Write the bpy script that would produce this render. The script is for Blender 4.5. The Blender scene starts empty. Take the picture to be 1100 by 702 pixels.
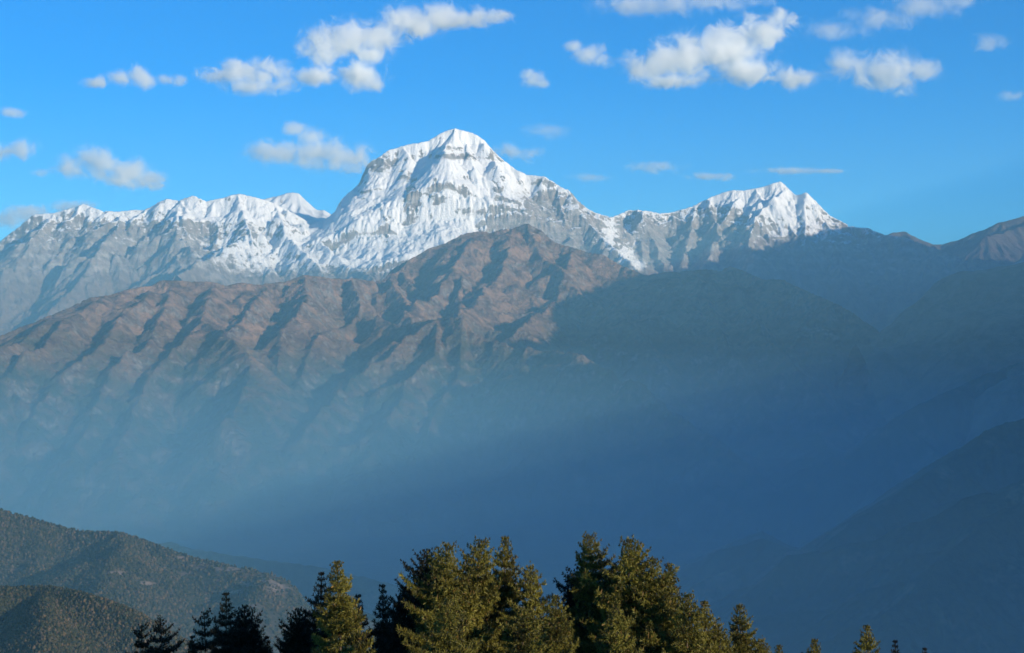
import bpy, math, time
import numpy as np

T0 = time.time()
# ---------------------------------------------------------------- camera
F, CX, CY, EYE = 1640.0, 550.0, 351.0, 3200.0     # focal length and centre in photo pixels; eye height in metres
scene = bpy.context.scene
COL = scene.collection
cd = bpy.data.cameras.new('camera')
cam = bpy.data.objects.new('camera', cd)
COL.objects.link(cam)
cam.location = (0, 0, EYE)
cam.rotation_euler = (math.radians(90), 0, 0)
cd.sensor_width = 36.0
cd.lens = F / 1100.0 * 36.0
cd.clip_start = 0.5
cd.clip_end = 300000.0
scene.camera = cam

# ---------------------------------------------------------------- light
SUN_AZ, SUN_EL = 130.0, 12.5          # degrees clockwise from the view direction (+Y), and above the horizon
SKY_STRENGTH, SUN_STRENGTH, EXPOSURE = 0.15, 5.0, 0.57
world = bpy.data.worlds.new('World')
scene.world = world
world.use_nodes = True
nt = world.node_tree
nt.nodes.clear()
wo = nt.nodes.new('ShaderNodeOutputWorld')
bg = nt.nodes.new('ShaderNodeBackground')
sky = nt.nodes.new('ShaderNodeTexSky')
sky.sky_type = 'NISHITA'
sky.sun_disc = False
sky.sun_elevation = math.radians(SUN_EL)
sky.sun_rotation = math.radians(SUN_AZ)
sky.altitude = 3200
sky.air_density = 1.0
sky.dust_density = 0.0
sky.ozone_density = 3.0
hs = nt.nodes.new('ShaderNodeHueSaturation')
hs.inputs['Saturation'].default_value = 1.4
nt.links.new(sky.outputs[0], hs.inputs['Color'])
tint = nt.nodes.new('ShaderNodeMix'); tint.data_type = 'RGBA'; tint.blend_type = 'MULTIPLY'
tint.inputs[0].default_value = 1.0
tint.inputs[7].default_value = (.41, .75, .88, 1)
nt.links.new(hs.outputs[0], tint.inputs[6])
nt.links.new(tint.outputs[2], bg.inputs['Color'])
bg.inputs['Strength'].default_value = SKY_STRENGTH
nt.links.new(bg.outputs[0], wo.inputs['Surface'])

sl = bpy.data.lights.new('sun', 'SUN')
sl.energy = SUN_STRENGTH
sl.angle = math.radians(0.5)
sl.color = (1.0, 0.85, 0.64)
so = bpy.data.objects.new('sun', sl)
COL.objects.link(so)
az, el = math.radians(SUN_AZ), math.radians(SUN_EL)
SUN = (math.sin(az) * math.cos(el), math.cos(az) * math.cos(el), math.sin(el))
from mathutils import Vector, Matrix
so.rotation_euler = Vector(SUN).to_track_quat('Z', 'Y').to_euler()
so.location = (300, -300, EYE + 300)

scene.view_settings.view_transform = 'Standard'
scene.view_settings.look = 'None'
scene.view_settings.exposure = EXPOSURE
scene.view_settings.gamma = 1.0
scene.view_settings.use_curve_mapping = False
scene.render.engine = 'CYCLES'
cy = scene.cycles
cy.use_denoising = True
cy.denoiser = 'OPENIMAGEDENOISE'
cy.max_bounces = 12
cy.diffuse_bounces = 2
cy.glossy_bounces = 1
cy.transmission_bounces = 1
cy.transparent_max_bounces = 16
cy.volume_bounces = 10
cy.use_adaptive_sampling = True
cy.adaptive_threshold = 0.02


def W(px, py, km):
    """A point of the photograph at a known distance -> its place in the world, metres."""
    y = km * 1000.0
    return ((px - CX) / F * y, y, EYE + (CY - py) / F * y)


# ---------------------------------------------------------------- height fields
def smooth_noise(rng, ny, nx, cell, wl, oct=4, gain=0.5, ridged=False):
    out = np.zeros((ny, nx))
    amp, tot = 1.0, 0.0
    for o in range(oct):
        w = wl / 2 ** o / cell
        if w < 1.6:
            break
        gy, gx = int(ny / w) + 4, int(nx / w) + 4
        g = rng.standard_normal((gy, gx)) * 0.6
        def ax(n, w_):
            t = np.arange(n) / w_ + rng_off[0]
            i = t.astype(int); f = t - i
            return i, f
        rng_off = (rng.random(),)
        iy, fy = ax(ny, w); ix, fx = ax(nx, w)
        # cubic B-spline like interpolation, separable
        def wts(f):
            return ((1 - f) ** 3 / 6, (3 * f ** 3 - 6 * f ** 2 + 4) / 6, (-3 * f ** 3 + 3 * f ** 2 + 3 * f + 1) / 6, f ** 3 / 6)
        wy, wx = wts(fy), wts(fx)
        gp = np.pad(g, 3, mode='wrap')
        A = sum(wy[k][:, None] * gp[iy + k, :] for k in range(4))
        B = sum(wx[k][None, :] * A[:, ix + k] for k in range(4))
        B = B * 1.6
        if ridged:
            B = 1 - np.abs(B) * 2
        out += amp * B
        tot += amp
        amp *= gain
    return out / tot


def upsample(H, ny, nx):
    yy = np.linspace(0, H.shape[0] - 1, ny); xx = np.linspace(0, H.shape[1] - 1, nx)
    iy = np.minimum(yy.astype(int), H.shape[0] - 2); ix = np.minimum(xx.astype(int), H.shape[1] - 2)
    fy = (yy - iy)[:, None]; fx = (xx - ix)[None, :]
    A = H[iy][:, ix]; B = H[iy][:, ix + 1]; C = H[iy + 1][:, ix]; D = H[iy + 1][:, ix + 1]
    return (A * (1 - fx) + B * fx) * (1 - fy) + (C * (1 - fx) + D * fx) * fy


def blur(H, n=1):
    for _ in range(n):
        P = np.pad(H, 1, mode='edge')
        V = (P[:-2] + 2 * P[1:-1] + P[2:]) / 4
        H = (V[:, :-2] + 2 * V[:, 1:-1] + V[:, 2:]) / 4
    return H


class Net:
    """A network of ridges: crests laid by hand, spurs and side spurs growing off them down into the valleys."""
    def __init__(self, seed, floor, flank=0.95, L=5000., spur_rate=0.72, step=160.):
        self.r = np.random.default_rng(seed)
        self.floor, self.flank, self.L, self.rate, self.step = floor, flank, L, spur_rate, step
        self.segs = []          # x0 y0 z0 x1 y1 z1 reach

    def line(self, pts, reach=4000., fm=1.0):
        for a, b in zip(pts[:-1], pts[1:]):
            self.segs.append((*a, *b, reach, fm))

    def grow(self, p, head, s0, level, maxlen, reach, kids=1.0):
        x, y, z = p
        h, d, nxt = head, 0.0, self.r.uniform(0.8, 1.6) * 260 * (1.5 if level == 1 else 1)
        side = self.r.choice([-1, 1])
        wob = self.r.uniform(-1, 1)
        while d < maxlen and z > self.floor:
            st = self.step * self.r.uniform(.7, 1.3) * (1 if level < 3 else .7)
            wob = 0.7 * wob + self.r.normal(0, 0.5)
            hh = h + wob * 0.36
            s = s0 * self.rate * math.exp(-d / self.L) * self.r.choice([0.35, 0.8, 1.0, 1.2, 1.7])
            nx_, ny_, nz = x + math.sin(hh) * st, y + math.cos(hh) * st, z - s * st
            self.segs.append((x, y, z, nx_, ny_, nz, reach, 1.0))
            x, y, z = nx_, ny_, nz
            d += st
            if level < 3 and d > nxt:
                a = self.r.uniform(0.6, 1.15) * side
                ml = (maxlen - d) * self.r.uniform(.3, .6) if level == 1 else self.r.uniform(250, 900)
                if ml > 200 and self.r.random() < kids:
                    self.grow((x, y, z), hh + a, s0 * 1.12, level + 1, ml, reach * (.55 if level == 1 else .5), kids)
                side = -side
                nxt = d + self.r.uniform(.6, 1.4) * (520 if level == 1 else 380)

    def crest(self, pts, spacing=700., front=True, back=True, maxlen=6000., reach=4000., face=None, jag=0.0, kids=1.0, lvl=1, s0=None, fm=1.0, bias=0.0):
        """pts: world points of a crest, left to right in the picture."""
        fine = [pts[0]]
        for a, b in zip(pts[:-1], pts[1:]):
            a, b = np.array(a), np.array(b)
            n = max(1, int(np.hypot(*(b - a)[:2]) / 170))
            for k in range(1, n + 1):
                q = a + (b - a) * k / n
                if k < n:
                    q = q + np.array([0, self.r.normal(0, 40), -abs(self.r.normal(0, 1)) * jag])
                fine.append(tuple(q))
        self.line(fine, reach, fm)
        acc = self.r.uniform(0.2, 1) * spacing
        for a, b in zip(fine[:-1], fine[1:]):
            acc -= math.hypot(b[0] - a[0], b[1] - a[1])
            if acc < 0:
                acc = spacing * self.r.uniform(.6, 1.4)
                along = math.atan2(b[0] - a[0], b[1] - a[1])      # heading, 0 = +y
                for sgn, on in ((1, front), (-1, back)):
                    if on:
                        self.grow(b if sgn > 0 else (b[0], b[1], b[2] - 60), along + sgn * (math.pi / 2 + (bias if sgn > 0 else 0) + self.r.normal(0, .26)), s0 or self.flank, lvl, maxlen * self.r.uniform(.6, 1.1), reach * .6, kids)

    def raster(self, x0, x1, y0, y1, cell, warp=70., wl=900.):
        """Height of the highest ridge flank over every cell."""
        nx_, ny_ = int((x1 - x0) / cell) + 1, int((y1 - y0) / cell) + 1
        X = x0 + np.arange(nx_) * cell; Y = y0 + np.arange(ny_) * cell
        wxm = smooth_noise(self.r, ny_, nx_, cell, wl, 4) * warp
        wym = smooth_noise(self.r, ny_, nx_, cell, wl, 4) * warp
        stp = 1 + 0.3 * smooth_noise(self.r, ny_, nx_, cell, wl * 2.5, 3)
        H = np.full((ny_, nx_), float(self.floor) - 400)
        for (ax, ay, az_, bx, by, bz, R, fm) in self.segs:
            i0 = max(0, int((min(ax, bx) - R - x0) / cell)); i1 = min(nx_, int((max(ax, bx) + R - x0) / cell) + 2)
            j0 = max(0, int((min(ay, by) - R - y0) / cell)); j1 = min(ny_, int((max(ay, by) + R - y0) / cell) + 2)
            if i1 <= i0 or j1 <= j0:
                continue
            PX = X[None, i0:i1] + wxm[j0:j1, i0:i1] - ax
            PY = Y[j0:j1, None] + wym[j0:j1, i0:i1] - ay
            dx, dy = bx - ax, by - ay
            t = np.clip((PX * dx + PY * dy) / (dx * dx + dy * dy + 1e-6), 0, 1)
            d = np.hypot(PX - t * dx, PY - t * dy)
            z = az_ + (bz - az_) * t - fm * self.flank * stp[j0:j1, i0:i1] * self.L * (1 - np.exp(-d / self.L))
            np.maximum(H[j0:j1, i0:i1], z, out=H[j0:j1, i0:i1])
        return H


def erode(H, cell, rng, n, batches=3, steps=45, inertia=0.08, cap=5.0, er=0.35, dep=0.25):
    """Rain drops run down the height field, cut gullies and drop what they carry."""
    H = H / cell
    ny, nx = H.shape
    for b in range(batches):
        x = rng.uniform(2, nx - 3, n); y = rng.uniform(2, ny - 3, n)
        dx = np.zeros(n); dy = np.zeros(n); sp = np.ones(n); wat = np.ones(n); sed = np.zeros(n)
        for s in range(steps):
            ix = x.astype(int); iy = y.astype(int)
            fx = x - ix; fy = y - iy
            k = iy * nx + ix
            Hf = H.ravel()
            a, b_, c, d = Hf[k], Hf[k + 1], Hf[k + nx], Hf[k + nx + 1]
            gx = (b_ - a) * (1 - fy) + (d - c) * fy
            gy = (c - a) * (1 - fx) + (d - b_) * fx
            h0 = a * (1 - fx) * (1 - fy) + b_ * fx * (1 - fy) + c * (1 - fx) * fy + d * fx * fy
            dx = dx * inertia - gx * (1 - inertia); dy = dy * inertia - gy * (1 - inertia)
            ln = np.hypot(dx, dy) + 1e-9
            dx /= ln; dy /= ln
            x2 = np.clip(x + dx, 1, nx - 3); y2 = np.clip(y + dy, 1, ny - 3)
            jx = x2.astype(int); jy = y2.astype(int); ux = x2 - jx; uy = y2 - jy
            q = jy * nx + jx
            h1 = Hf[q] * (1 - ux) * (1 - uy) + Hf[q + 1] * ux * (1 - uy) + Hf[q + nx] * (1 - ux) * uy + Hf[q + nx + 1] * ux * uy
            dh = h1 - h0
            C = np.maximum(-dh, 0.01) * sp * wat * cap
            up = dh > 0
            dp = np.where(up, np.minimum(dh, sed), np.where(sed > C, (sed - C) * dep, 0))
            ee = np.where((~up) & (sed <= C), np.minimum((C - sed) * er, -dh) * 0.5, 0)
            amt = dp - ee
            sed -= amt
            D = np.bincount(k, amt * (1 - fx) * (1 - fy), H.size) + np.bincount(k + 1, amt * fx * (1 - fy), H.size) \
                + np.bincount(k + nx, amt * (1 - fx) * fy, H.size) + np.bincount(k + nx + 1, amt * fx * fy, H.size)
            D = D.reshape(ny, nx)
            H = H + np.clip(blur(D), -0.12, 0.12)
            sp = np.sqrt(np.maximum(0.05, sp * sp - dh * 1.0)); sp = np.minimum(sp, 4)
            wat *= 0.985
            x, y = x2, y2
    return H * cell


def fit_crest(H, x0, y0, cell, line, depth=22., rounds=3, seed=3, rough=.35):
    """Raise or lower the ground around the crest until its skyline has the surveyed heights again."""
    ny, nx = H.shape
    X, Y = np.meshgrid(x0 + np.arange(nx) * cell, y0 + np.arange(ny) * cell)
    px = X / Y * F + CX
    lx = [q[0] for q in line]; ly = [q[1] for q in line]
    r = np.random.default_rng(seed)
    pc = cell / Y.mean() * F
    bw = max(2.2 * pc, 1.5)
    bx = np.arange(lx[0], lx[-1], bw)
    fx_ = np.arange(lx[0], lx[-1], 0.5)
    fine = np.interp(fx_, lx, ly) + smooth_noise(r, 3, len(fx_), 0.5, 9., 3)[1] * rough * 4
    want = np.array([fine[(fx_ >= q - bw / 2) & (fx_ < q + bw / 2)].min() for q in bx])
    b = np.clip(((px - bx[0]) / bw + .5).astype(int), 0, len(bx) - 1)
    inside = (px > bx[0]) & (px < bx[-1])
    for k in range(rounds):
        py = CY - (H - EYE) / Y * F
        top = np.full(len(bx), 1e9)
        np.minimum.at(top, b[inside], py[inside])
        ok = top < 1e8
        top = np.interp(bx, bx[ok], top[ok])
        tap = np.clip(np.minimum(np.arange(len(bx)), len(bx) - 1 - np.arange(len(bx))) / 6, 0, 1)
        dd = np.pad(np.clip(top - want, -14, 14) * tap, 2, mode='edge')
        dd = (dd[:-4] + 2 * dd[1:-3] + 3 * dd[2:-2] + 2 * dd[3:-1] + dd[4:]) / 9 if k < rounds - 2 else (dd[1:-3] + 3 * dd[2:-2] + dd[3:-1]) / 5
        dlt = np.interp(px.ravel(), bx, dd).reshape(px.shape)
        tp = np.interp(px.ravel(), bx, top).reshape(px.shape)
        wgt = np.exp(-((py - tp) / depth) ** 2)
        H = H + np.where(inside, dlt * wgt / F * Y, 0)
    return H


def grid_mesh(name, H, x0, y0, cell, mat, keep=None, attrs=None):
    ny, nx = H.shape
    X, Y = np.meshgrid(x0 + np.arange(nx) * cell, y0 + np.arange(ny) * cell)
    co = np.stack([X, Y, H], -1).reshape(-1, 3).astype(np.float32)
    me = bpy.data.meshes.new(name)
    j, i = np.meshgrid(np.arange(ny - 1), np.arange(nx - 1), indexing='ij')
    k = (j * nx + i).ravel()
    quads = np.stack([k, k + 1, k + nx + 1, k + nx], -1)
    if keep is not None:
        m = keep[:-1, :-1] | keep[1:, 1:]
        quads = quads[m.ravel()]
        used = np.zeros(nx * ny, bool); used[quads.ravel()] = True
        remap = np.cumsum(used) - 1
        quads = remap[quads]; co = co[used]
    else:
        used = None
    quads = quads.astype(np.int32)
    me.vertices.add(len(co)); me.vertices.foreach_set('co', co.ravel())
    me.loops.add(quads.size); me.loops.foreach_set('vertex_index', quads.ravel())
    me.polygons.add(len(quads))
    me.polygons.foreach_set('loop_start', np.arange(0, quads.size, 4, dtype=np.int32))
    me.polygons.foreach_set('loop_total', np.full(len(quads), 4, np.int32))
    me.polygons.foreach_set('use_smooth', np.ones(len(quads), bool))
    for an, av in (attrs or {}).items():
        a = me.attributes.new(an, 'FLOAT', 'POINT')
        v = av.ravel().astype(np.float32)
        a.data.foreach_set('value', v if used is None else v[used])
    me.update(); me.validate()
    me.materials.append(mat)
    o = bpy.data.objects.new(name, me)
    COL.objects.link(o)
    return o


# ---------------------------------------------------------------- materials
class G:
    """Small helper for shader graphs."""
    def __init__(self, name):
        self.m = bpy.data.materials.new(name)
        self.m.use_nodes = True
        self.t = self.m.node_tree
        self.t.nodes.clear()
        self.out = self.t.nodes.new('ShaderNodeOutputMaterial')

    def n(self, typ, **kw):
        nd = self.t.nodes.new(typ)
        for k, v in kw.items():
            setattr(nd, k, v)
        return nd

    def link(self, a, b):
        self.t.links.new(a, b)

    def val(self, sock, v):
        if hasattr(v, 'is_output') or isinstance(v, bpy.types.NodeSocket):
            self.link(v, sock)
        else:
            sock.default_value = v

    def math(self, op, a, b=0.0, c=None):
        nd = self.n('ShaderNodeMath', operation=op)
        self.val(nd.inputs[0], a); self.val(nd.inputs[1], b)
        if c is not None:
            self.val(nd.inputs[2], c)
        return nd.outputs[0]

    def noise(self, vec, scale, detail=4, rough=.55, dist=0.0, dim='3D'):
        nd = self.n('ShaderNodeTexNoise', noise_dimensions=dim)
        self.link(vec, nd.inputs['Vector'])
        nd.inputs['Scale'].default_value = scale
        nd.inputs['Detail'].default_value = detail
        nd.inputs['Roughness'].default_value = rough
        nd.inputs['Distortion'].default_value = dist
        return nd.outputs[0]

    def smooth(self, v, a, b, lo=0.0, hi=1.0):
        nd = self.n('ShaderNodeMapRange', interpolation_type='SMOOTHSTEP')
        self.val(nd.inputs['Value'], v)
        nd.inputs['From Min'].default_value = a; nd.inputs['From Max'].default_value = b
        nd.inputs['To Min'].default_value = lo; nd.inputs['To Max'].default_value = hi
        return nd.outputs[0]

    def mix(self, f, a, b):
        nd = self.n('ShaderNodeMix', data_type='RGBA')
        self.val(nd.inputs[0], f)
        for s, v in ((nd.inputs[6], a), (nd.inputs[7], b)):
            if isinstance(v, tuple):
                s.default_value = (*v, 1)
            else:
                self.link(v, s)
        return nd.outputs[2]

    def pos(self, scale=0.001):
        g = self.n('ShaderNodeNewGeometry')
        v = self.n('ShaderNodeVectorMath', operation='SCALE')
        self.link(g.outputs['Position'], v.inputs[0]); v.inputs['Scale'].default_value = scale
        sp = self.n('ShaderNodeSeparateXYZ'); self.link(g.outputs['Position'], sp.inputs[0])
        sn = self.n('ShaderNodeSeparateXYZ'); self.link(g.outputs['Normal'], sn.inputs[0])
        return v.outputs[0], sp.outputs, sn.outputs

    def attr(self, name):
        a = self.n('ShaderNodeAttribute'); a.attribute_name = name
        return a.outputs['Fac']

    def surface(self, col, rough=0.9, bump=None, bstr=0.5, bdist=10.0, spec=0.1):
        b = self.n('ShaderNodeBsdfPrincipled')
        self.val(b.inputs['Base Color'], (*col, 1) if isinstance(col, tuple) else col)
        self.val(b.inputs['Roughness'], rough)
        b.inputs['Specular IOR Level'].default_value = spec
        if bump is not None:
            bn = self.n('ShaderNodeBump'); bn.inputs['Strength'].default_value = bstr
            bn.inputs['Distance'].default_value = bdist
            self.link(bump, bn.inputs['Height']); self.link(bn.outputs[0], b.inputs['Normal'])
        self.link(b.outputs[0], self.out.inputs['Surface'])
        return self.m


def alpine_material():
    g = G('alpine_rock_and_snow')
    p, P, N = g.pos(0.001)
    n1 = g.noise(p, 0.9, 6, .6)
    n2 = g.noise(p, 5.0, 6, .65)
    n3 = g.noise(p, 22.0, 4, .6)
    # rock: warm grey cliffs, bands of strata, browner low down
    z = P[2]
    strat = g.n('ShaderNodeTexWave', wave_type='BANDS', bands_direction='Z', wave_profile='SIN')
    g.link(p, strat.inputs['Vector'])
    strat.inputs['Scale'].default_value = 1.1; strat.inputs['Distortion'].default_value = 3.5
    strat.inputs['Detail'].default_value = 4; strat.inputs['Detail Scale'].default_value = 1.2
    c1 = g.mix(g.smooth(n2, .3, .7), (.16, .14, .12), (.46, .41, .355))
    c2 = g.mix(g.math('MULTIPLY', g.smooth(strat.outputs['Fac'], .35, .75), .45), c1, (.24, .18, .145))
    low = g.mix(g.smooth(n2, .35, .65), (.15, .105, .075), (.25, .18, .13))
    zn = g.math('MULTIPLY_ADD', g.math('SUBTRACT', n1, .5), 1400.0, z)
    rock = g.mix(g.smooth(zn, 3900, 5000), low, c2)
    # snow lies where it is high and not too steep
    sb = g.attr('snow')
    hgt = g.math('ADD', g.math('MULTIPLY_ADD', g.math('SUBTRACT', n2, .5), 1500.0, z), g.math('MULTIPLY', g.math('MAXIMUM', sb, -.7), 500.0))
    hm = g.smooth(hgt, 4700, 5300)
    # couloirs: streaks drawn out down the fall line
    mp = g.n('ShaderNodeVectorMath', operation='MULTIPLY'); g.link(p, mp.inputs[0]); mp.inputs[1].default_value = (7.0, 2.0, 1.1)
    nv = g.noise(mp.outputs[0], 1.0, 6, .62, .4)
    st = g.math('MULTIPLY_ADD', g.math('SUBTRACT', n3, .5), .34, N[2])
    st = g.math('MULTIPLY_ADD', g.math('SUBTRACT', n2, .5), .75, st)
    st = g.math('MULTIPLY_ADD', g.math('SUBTRACT', nv, .5), .75, st)
    st = g.math('MULTIPLY_ADD', g.math('SUBTRACT', strat.outputs['Fac'], .5), .12, st)
    st = g.math('MULTIPLY_ADD', sb, .14, st)
    st = g.math('ADD', st, g.smooth(z, 5200, 7600, 0, .10))
    sm = g.smooth(st, .56, .66)
    snow = g.math('MULTIPLY', hm, sm)
    thin = g.smooth(g.math('MULTIPLY_ADD', nv, .5, n3), .86, 1.02, 0, .6)
    f = g.math('MAXIMUM', snow, g.math('MULTIPLY', thin, hm))
    col = g.mix(f, rock, (.87, .86, .84))
    bh = g.math('ADD', n3, g.math('MULTIPLY', g.noise(p, 60.0, 3, .6), .4))
    return g.surface(col, .85, bh, .7, 45.0, .15)


def brown_material(snowy=True):
    g = G('dry_mountain_slopes')
    p, P, N = g.pos(0.001)
    n1 = g.noise(p, 0.8, 5, .6); n2 = g.noise(p, 4.0, 6, .62); n3 = g.noise(p, 18.0, 5, .65)
    z = P[2]
    dry = g.mix(g.smooth(n2, .35, .68), (.105, .060, .036), (.37, .22, .135))
    dry = g.mix(g.smooth(n3, .60, .74), dry, (.44, .32, .24))
    rock = g.mix(g.smooth(n3, .35, .65), (.10, .082, .07), (.30, .25, .21))
    col = g.mix(g.math('SUBTRACT', 1.0, g.smooth(g.math('MULTIPLY_ADD', g.math('SUBTRACT', n2, .5), .3, N[2]), .48, .72)), dry, rock)
    woodz = g.math('MULTIPLY_ADD', g.math('SUBTRACT', n1, .5), 2400.0, z)
    if not snowy:
        col = g.mix(.7, col, (.085, .080, .078))
    wf = g.math('MULTIPLY', g.math('SUBTRACT', 1.0, g.smooth(woodz, 2500, 3300)), g.smooth(n2, .38, .56))
    col = g.mix(wf, col, (.045, .052, .030))
    hsn = g.math('MULTIPLY_ADD', g.math('SUBTRACT', n2, .5), 900.0, z)
    sf = g.math('MULTIPLY', g.smooth(hsn, 4750, 4950), g.smooth(g.math('ADD', N[2], g.math('MULTIPLY', g.math('SUBTRACT', n3, .5), .5)), .70, .80))
    if snowy:
        col = g.mix(sf, col, (.8, .8, .82))
    return g.surface(col, .95, n3, 1.0, 60.0, .05)


ALPINE = alpine_material()
BROWN = brown_material()
BARE = brown_material(False)


def struct(o, label=None):
    o['kind'] = 'structure'
    if label:
        o['label'] = label
    return o


# ---------------------------------------------------------------- the snow range, 34 to 42 km away
def snow_range():
    N_ = Net(11, 2600, flank=1.15, L=4200., spur_rate=.70, step=190.)
    w = lambda L: [W(*q) for q in L]
    left_ = ([(-130, 300, 38), (-60, 285, 38), (0, 259, 38), (15, 247, 38), (37, 231, 38.2), (60, 229, 38.2), (89, 220, 38.2), (111, 227, 38), (130, 226.5, 38),
              (155, 226, 38), (178, 214, 38), (193, 216, 38), (207, 210.5, 38), (222, 216, 38), (240, 212, 38), (256, 208, 38), (274, 211.5, 38), (296, 219, 38.2),
              (315, 228.5, 38.4), (333, 239, 38.6), (347, 237, 38.8)])
    N_.crest(w(left_), 620, maxlen=5200, jag=14)
    dh_ = ([(347, 237, 38.8), (360, 227, 38.9), (367, 214, 39), (385.5, 198, 39), (395, 176, 39), (408, 168, 39.1), (419, 160, 39.2), (441, 155.5, 39.3),
            (460, 151.5, 39.4), (478, 141.5, 39.5), (489, 138, 39.5), (504, 142, 39.5), (519, 150, 39.4), (534, 166, 39.3), (552, 181, 39.2), (567, 188.5, 39),
            (585, 190, 38.8), (600, 199.5, 38.7), (611, 204.5, 38.6), (622, 217, 38.6), (637, 227, 38.8), (656, 234, 39.3), (664, 231, 39.8)])
    N_.crest(w(dh_), 560, maxlen=4800, jag=8, s0=1.35, front=False, fm=1.28)
    N_.crest(w(dh_[3:-4]), 420, maxlen=1500, reach=1500, jag=0, back=False, lvl=2, s0=1.45, fm=1.28, kids=.5)
    tk_ = ([(664, 231, 39.8), (675, 225.5, 40), (692, 226, 40), (707, 229, 40), (724, 228, 40.2), (745, 221, 40.3), (765, 212, 40.4), (788, 204, 40.4), (799, 205, 40.4),
            (812, 202, 40.4), (824, 199.7, 40.4), (838.7, 194.5, 40.4), (848, 203, 40.3), (855, 210, 40.2), (866, 208, 40), (878, 219, 40), (891, 231, 39.8),
            (912, 243, 39.6), (933, 245.5, 39.4), (950, 252, 39), (975, 256, 38.6), (1010, 268, 38), (1060, 292, 37), (1120, 315, 36), (1200, 350, 35)])
    N_.crest(w(tk_), 600, maxlen=5200, jag=8)
    # rock ribs and spurs the photograph shows
    for L in (
        [(130, 228, 38), (126, 243, 36.8), (110, 266, 35.6), (86, 300, 34.4), (52, 336, 33)],
        [(60, 229, 38.2), (40, 255, 36.6), (8, 290, 35), (-30, 320, 34)],
        [(193, 217, 38), (190, 252, 36.2), (205, 272, 35.2), (228, 292, 34.4), (250, 315, 33.4)],
        [(256, 208, 38), (262, 240, 37), (270, 262, 36)],
        [(333, 240, 38.6), (344, 262, 36.8), (368, 285, 35.6), (400, 305, 34.4)],
        [(296, 220, 38.2), (310, 258, 36.4), (330, 280, 35.4), (345, 300, 34.6)],
        [(419, 160, 39.2), (424, 187, 38.75), (434, 206, 38.45), (440, 232, 38.0), (444, 262, 37.3)],
        [(395, 176, 39), (384, 205, 38.6), (376, 235, 38)],
        [(552, 181, 39.2), (556, 205, 38.75), (548, 235, 38.2)],
        [(534, 166, 39.3), (538, 190, 38.9), (530, 222, 38.3), (515, 252, 37.6)],
        [(567, 188.5, 39), (574, 212, 38.6), (572, 240, 38.0)],
        [(489, 138, 39.5), (484, 160, 39.2), (470, 185, 38.75), (462, 225, 38.1), (455, 262, 37.3)],
        [(504, 142, 39.5), (512, 168, 39.1), (500, 205, 38.5), (488, 240, 37.8)],
        [(441, 155.5, 39.3), (452, 176, 38.95), (450, 195, 38.6)],
        [(385.5, 198, 39), (392, 225, 38.5), (398, 255, 37.8)],
        [(585, 190, 38.8), (570, 225, 38), (560, 250, 37.2)],
        [(611, 204.5, 38.6), (632, 238, 37.6), (660, 268, 36.4), (692, 300, 35)],
        [(600, 199.5, 38.7), (606, 232, 37.8), (612, 258, 36.9)],
        [(675, 226, 40), (700, 256, 38.8), (715, 290, 37.4)],
        [(745, 221, 40.3), (742, 252, 39), (735, 285, 37.6)],
        [(799, 205, 40.4), (780, 240, 39.2), (765, 272, 38), (750, 300, 36.8)],
        [(838.7, 194.5, 40.4), (826, 232, 39.4), (812, 262, 38.2), (800, 290, 37)],
        [(866, 208, 40), (868, 240, 39), (862, 275, 37.6), (850, 300, 36.5)],
        [(912, 243, 39.6), (900, 268, 38.2), (905, 300, 36.6)],
    ):
        N_.crest(w(L), 420, maxlen=1600, reach=1700, jag=6, lvl=2)
    cell = 20.0
    x0, x1, y0, y1 = -14800., 13800., 32500., 42500.
    H = N_.raster(x0, x1, y0, y1, cell * 2, warp=120, wl=1500)
    ny, nx = int((y1 - y0) / cell) + 1, int((x1 - x0) / cell) + 1
    H = upsample(H, ny, nx)
    hi = np.clip((8300 - H) / 2500, 0.35, 1)
    H = H + 50 * smooth_noise(N_.r, ny, nx, cell, 1100, 3, ridged=True) * hi
    H = erode(H, cell, N_.r, 30000, 2, 45, cap=3.0)
    r_ = N_.r
    a_ = smooth_noise(r_, ny, nx, cell, 800, 6, .58, ridged=True)
    b_ = smooth_noise(r_, ny, nx, cell, 300, 4, .6, ridged=True)
    ribs = smooth_noise(r_, int(ny / 3.2) + 2, nx, cell, 420, 4, .6, ridged=True)
    ribs = upsample(ribs, ny, nx)                          # drawn out down the fall line
    H = H + hi * (140 * a_ + 80 * b_ + 34 * ribs) + 3 * r_.standard_normal(H.shape)
    H = fit_crest(H, x0, y0, cell, left_ + dh_[1:] + tk_[1:], 20, rounds=5)
    # where snow clings more or less than height and steepness alone would have it
    X, Y = np.meshgrid(x0 + np.arange(nx) * cell, y0 + np.arange(ny) * cell)
    PX = X / Y * F + CX; PY = CY - (H - EYE) / Y * F
    S = np.zeros_like(H)
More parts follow.
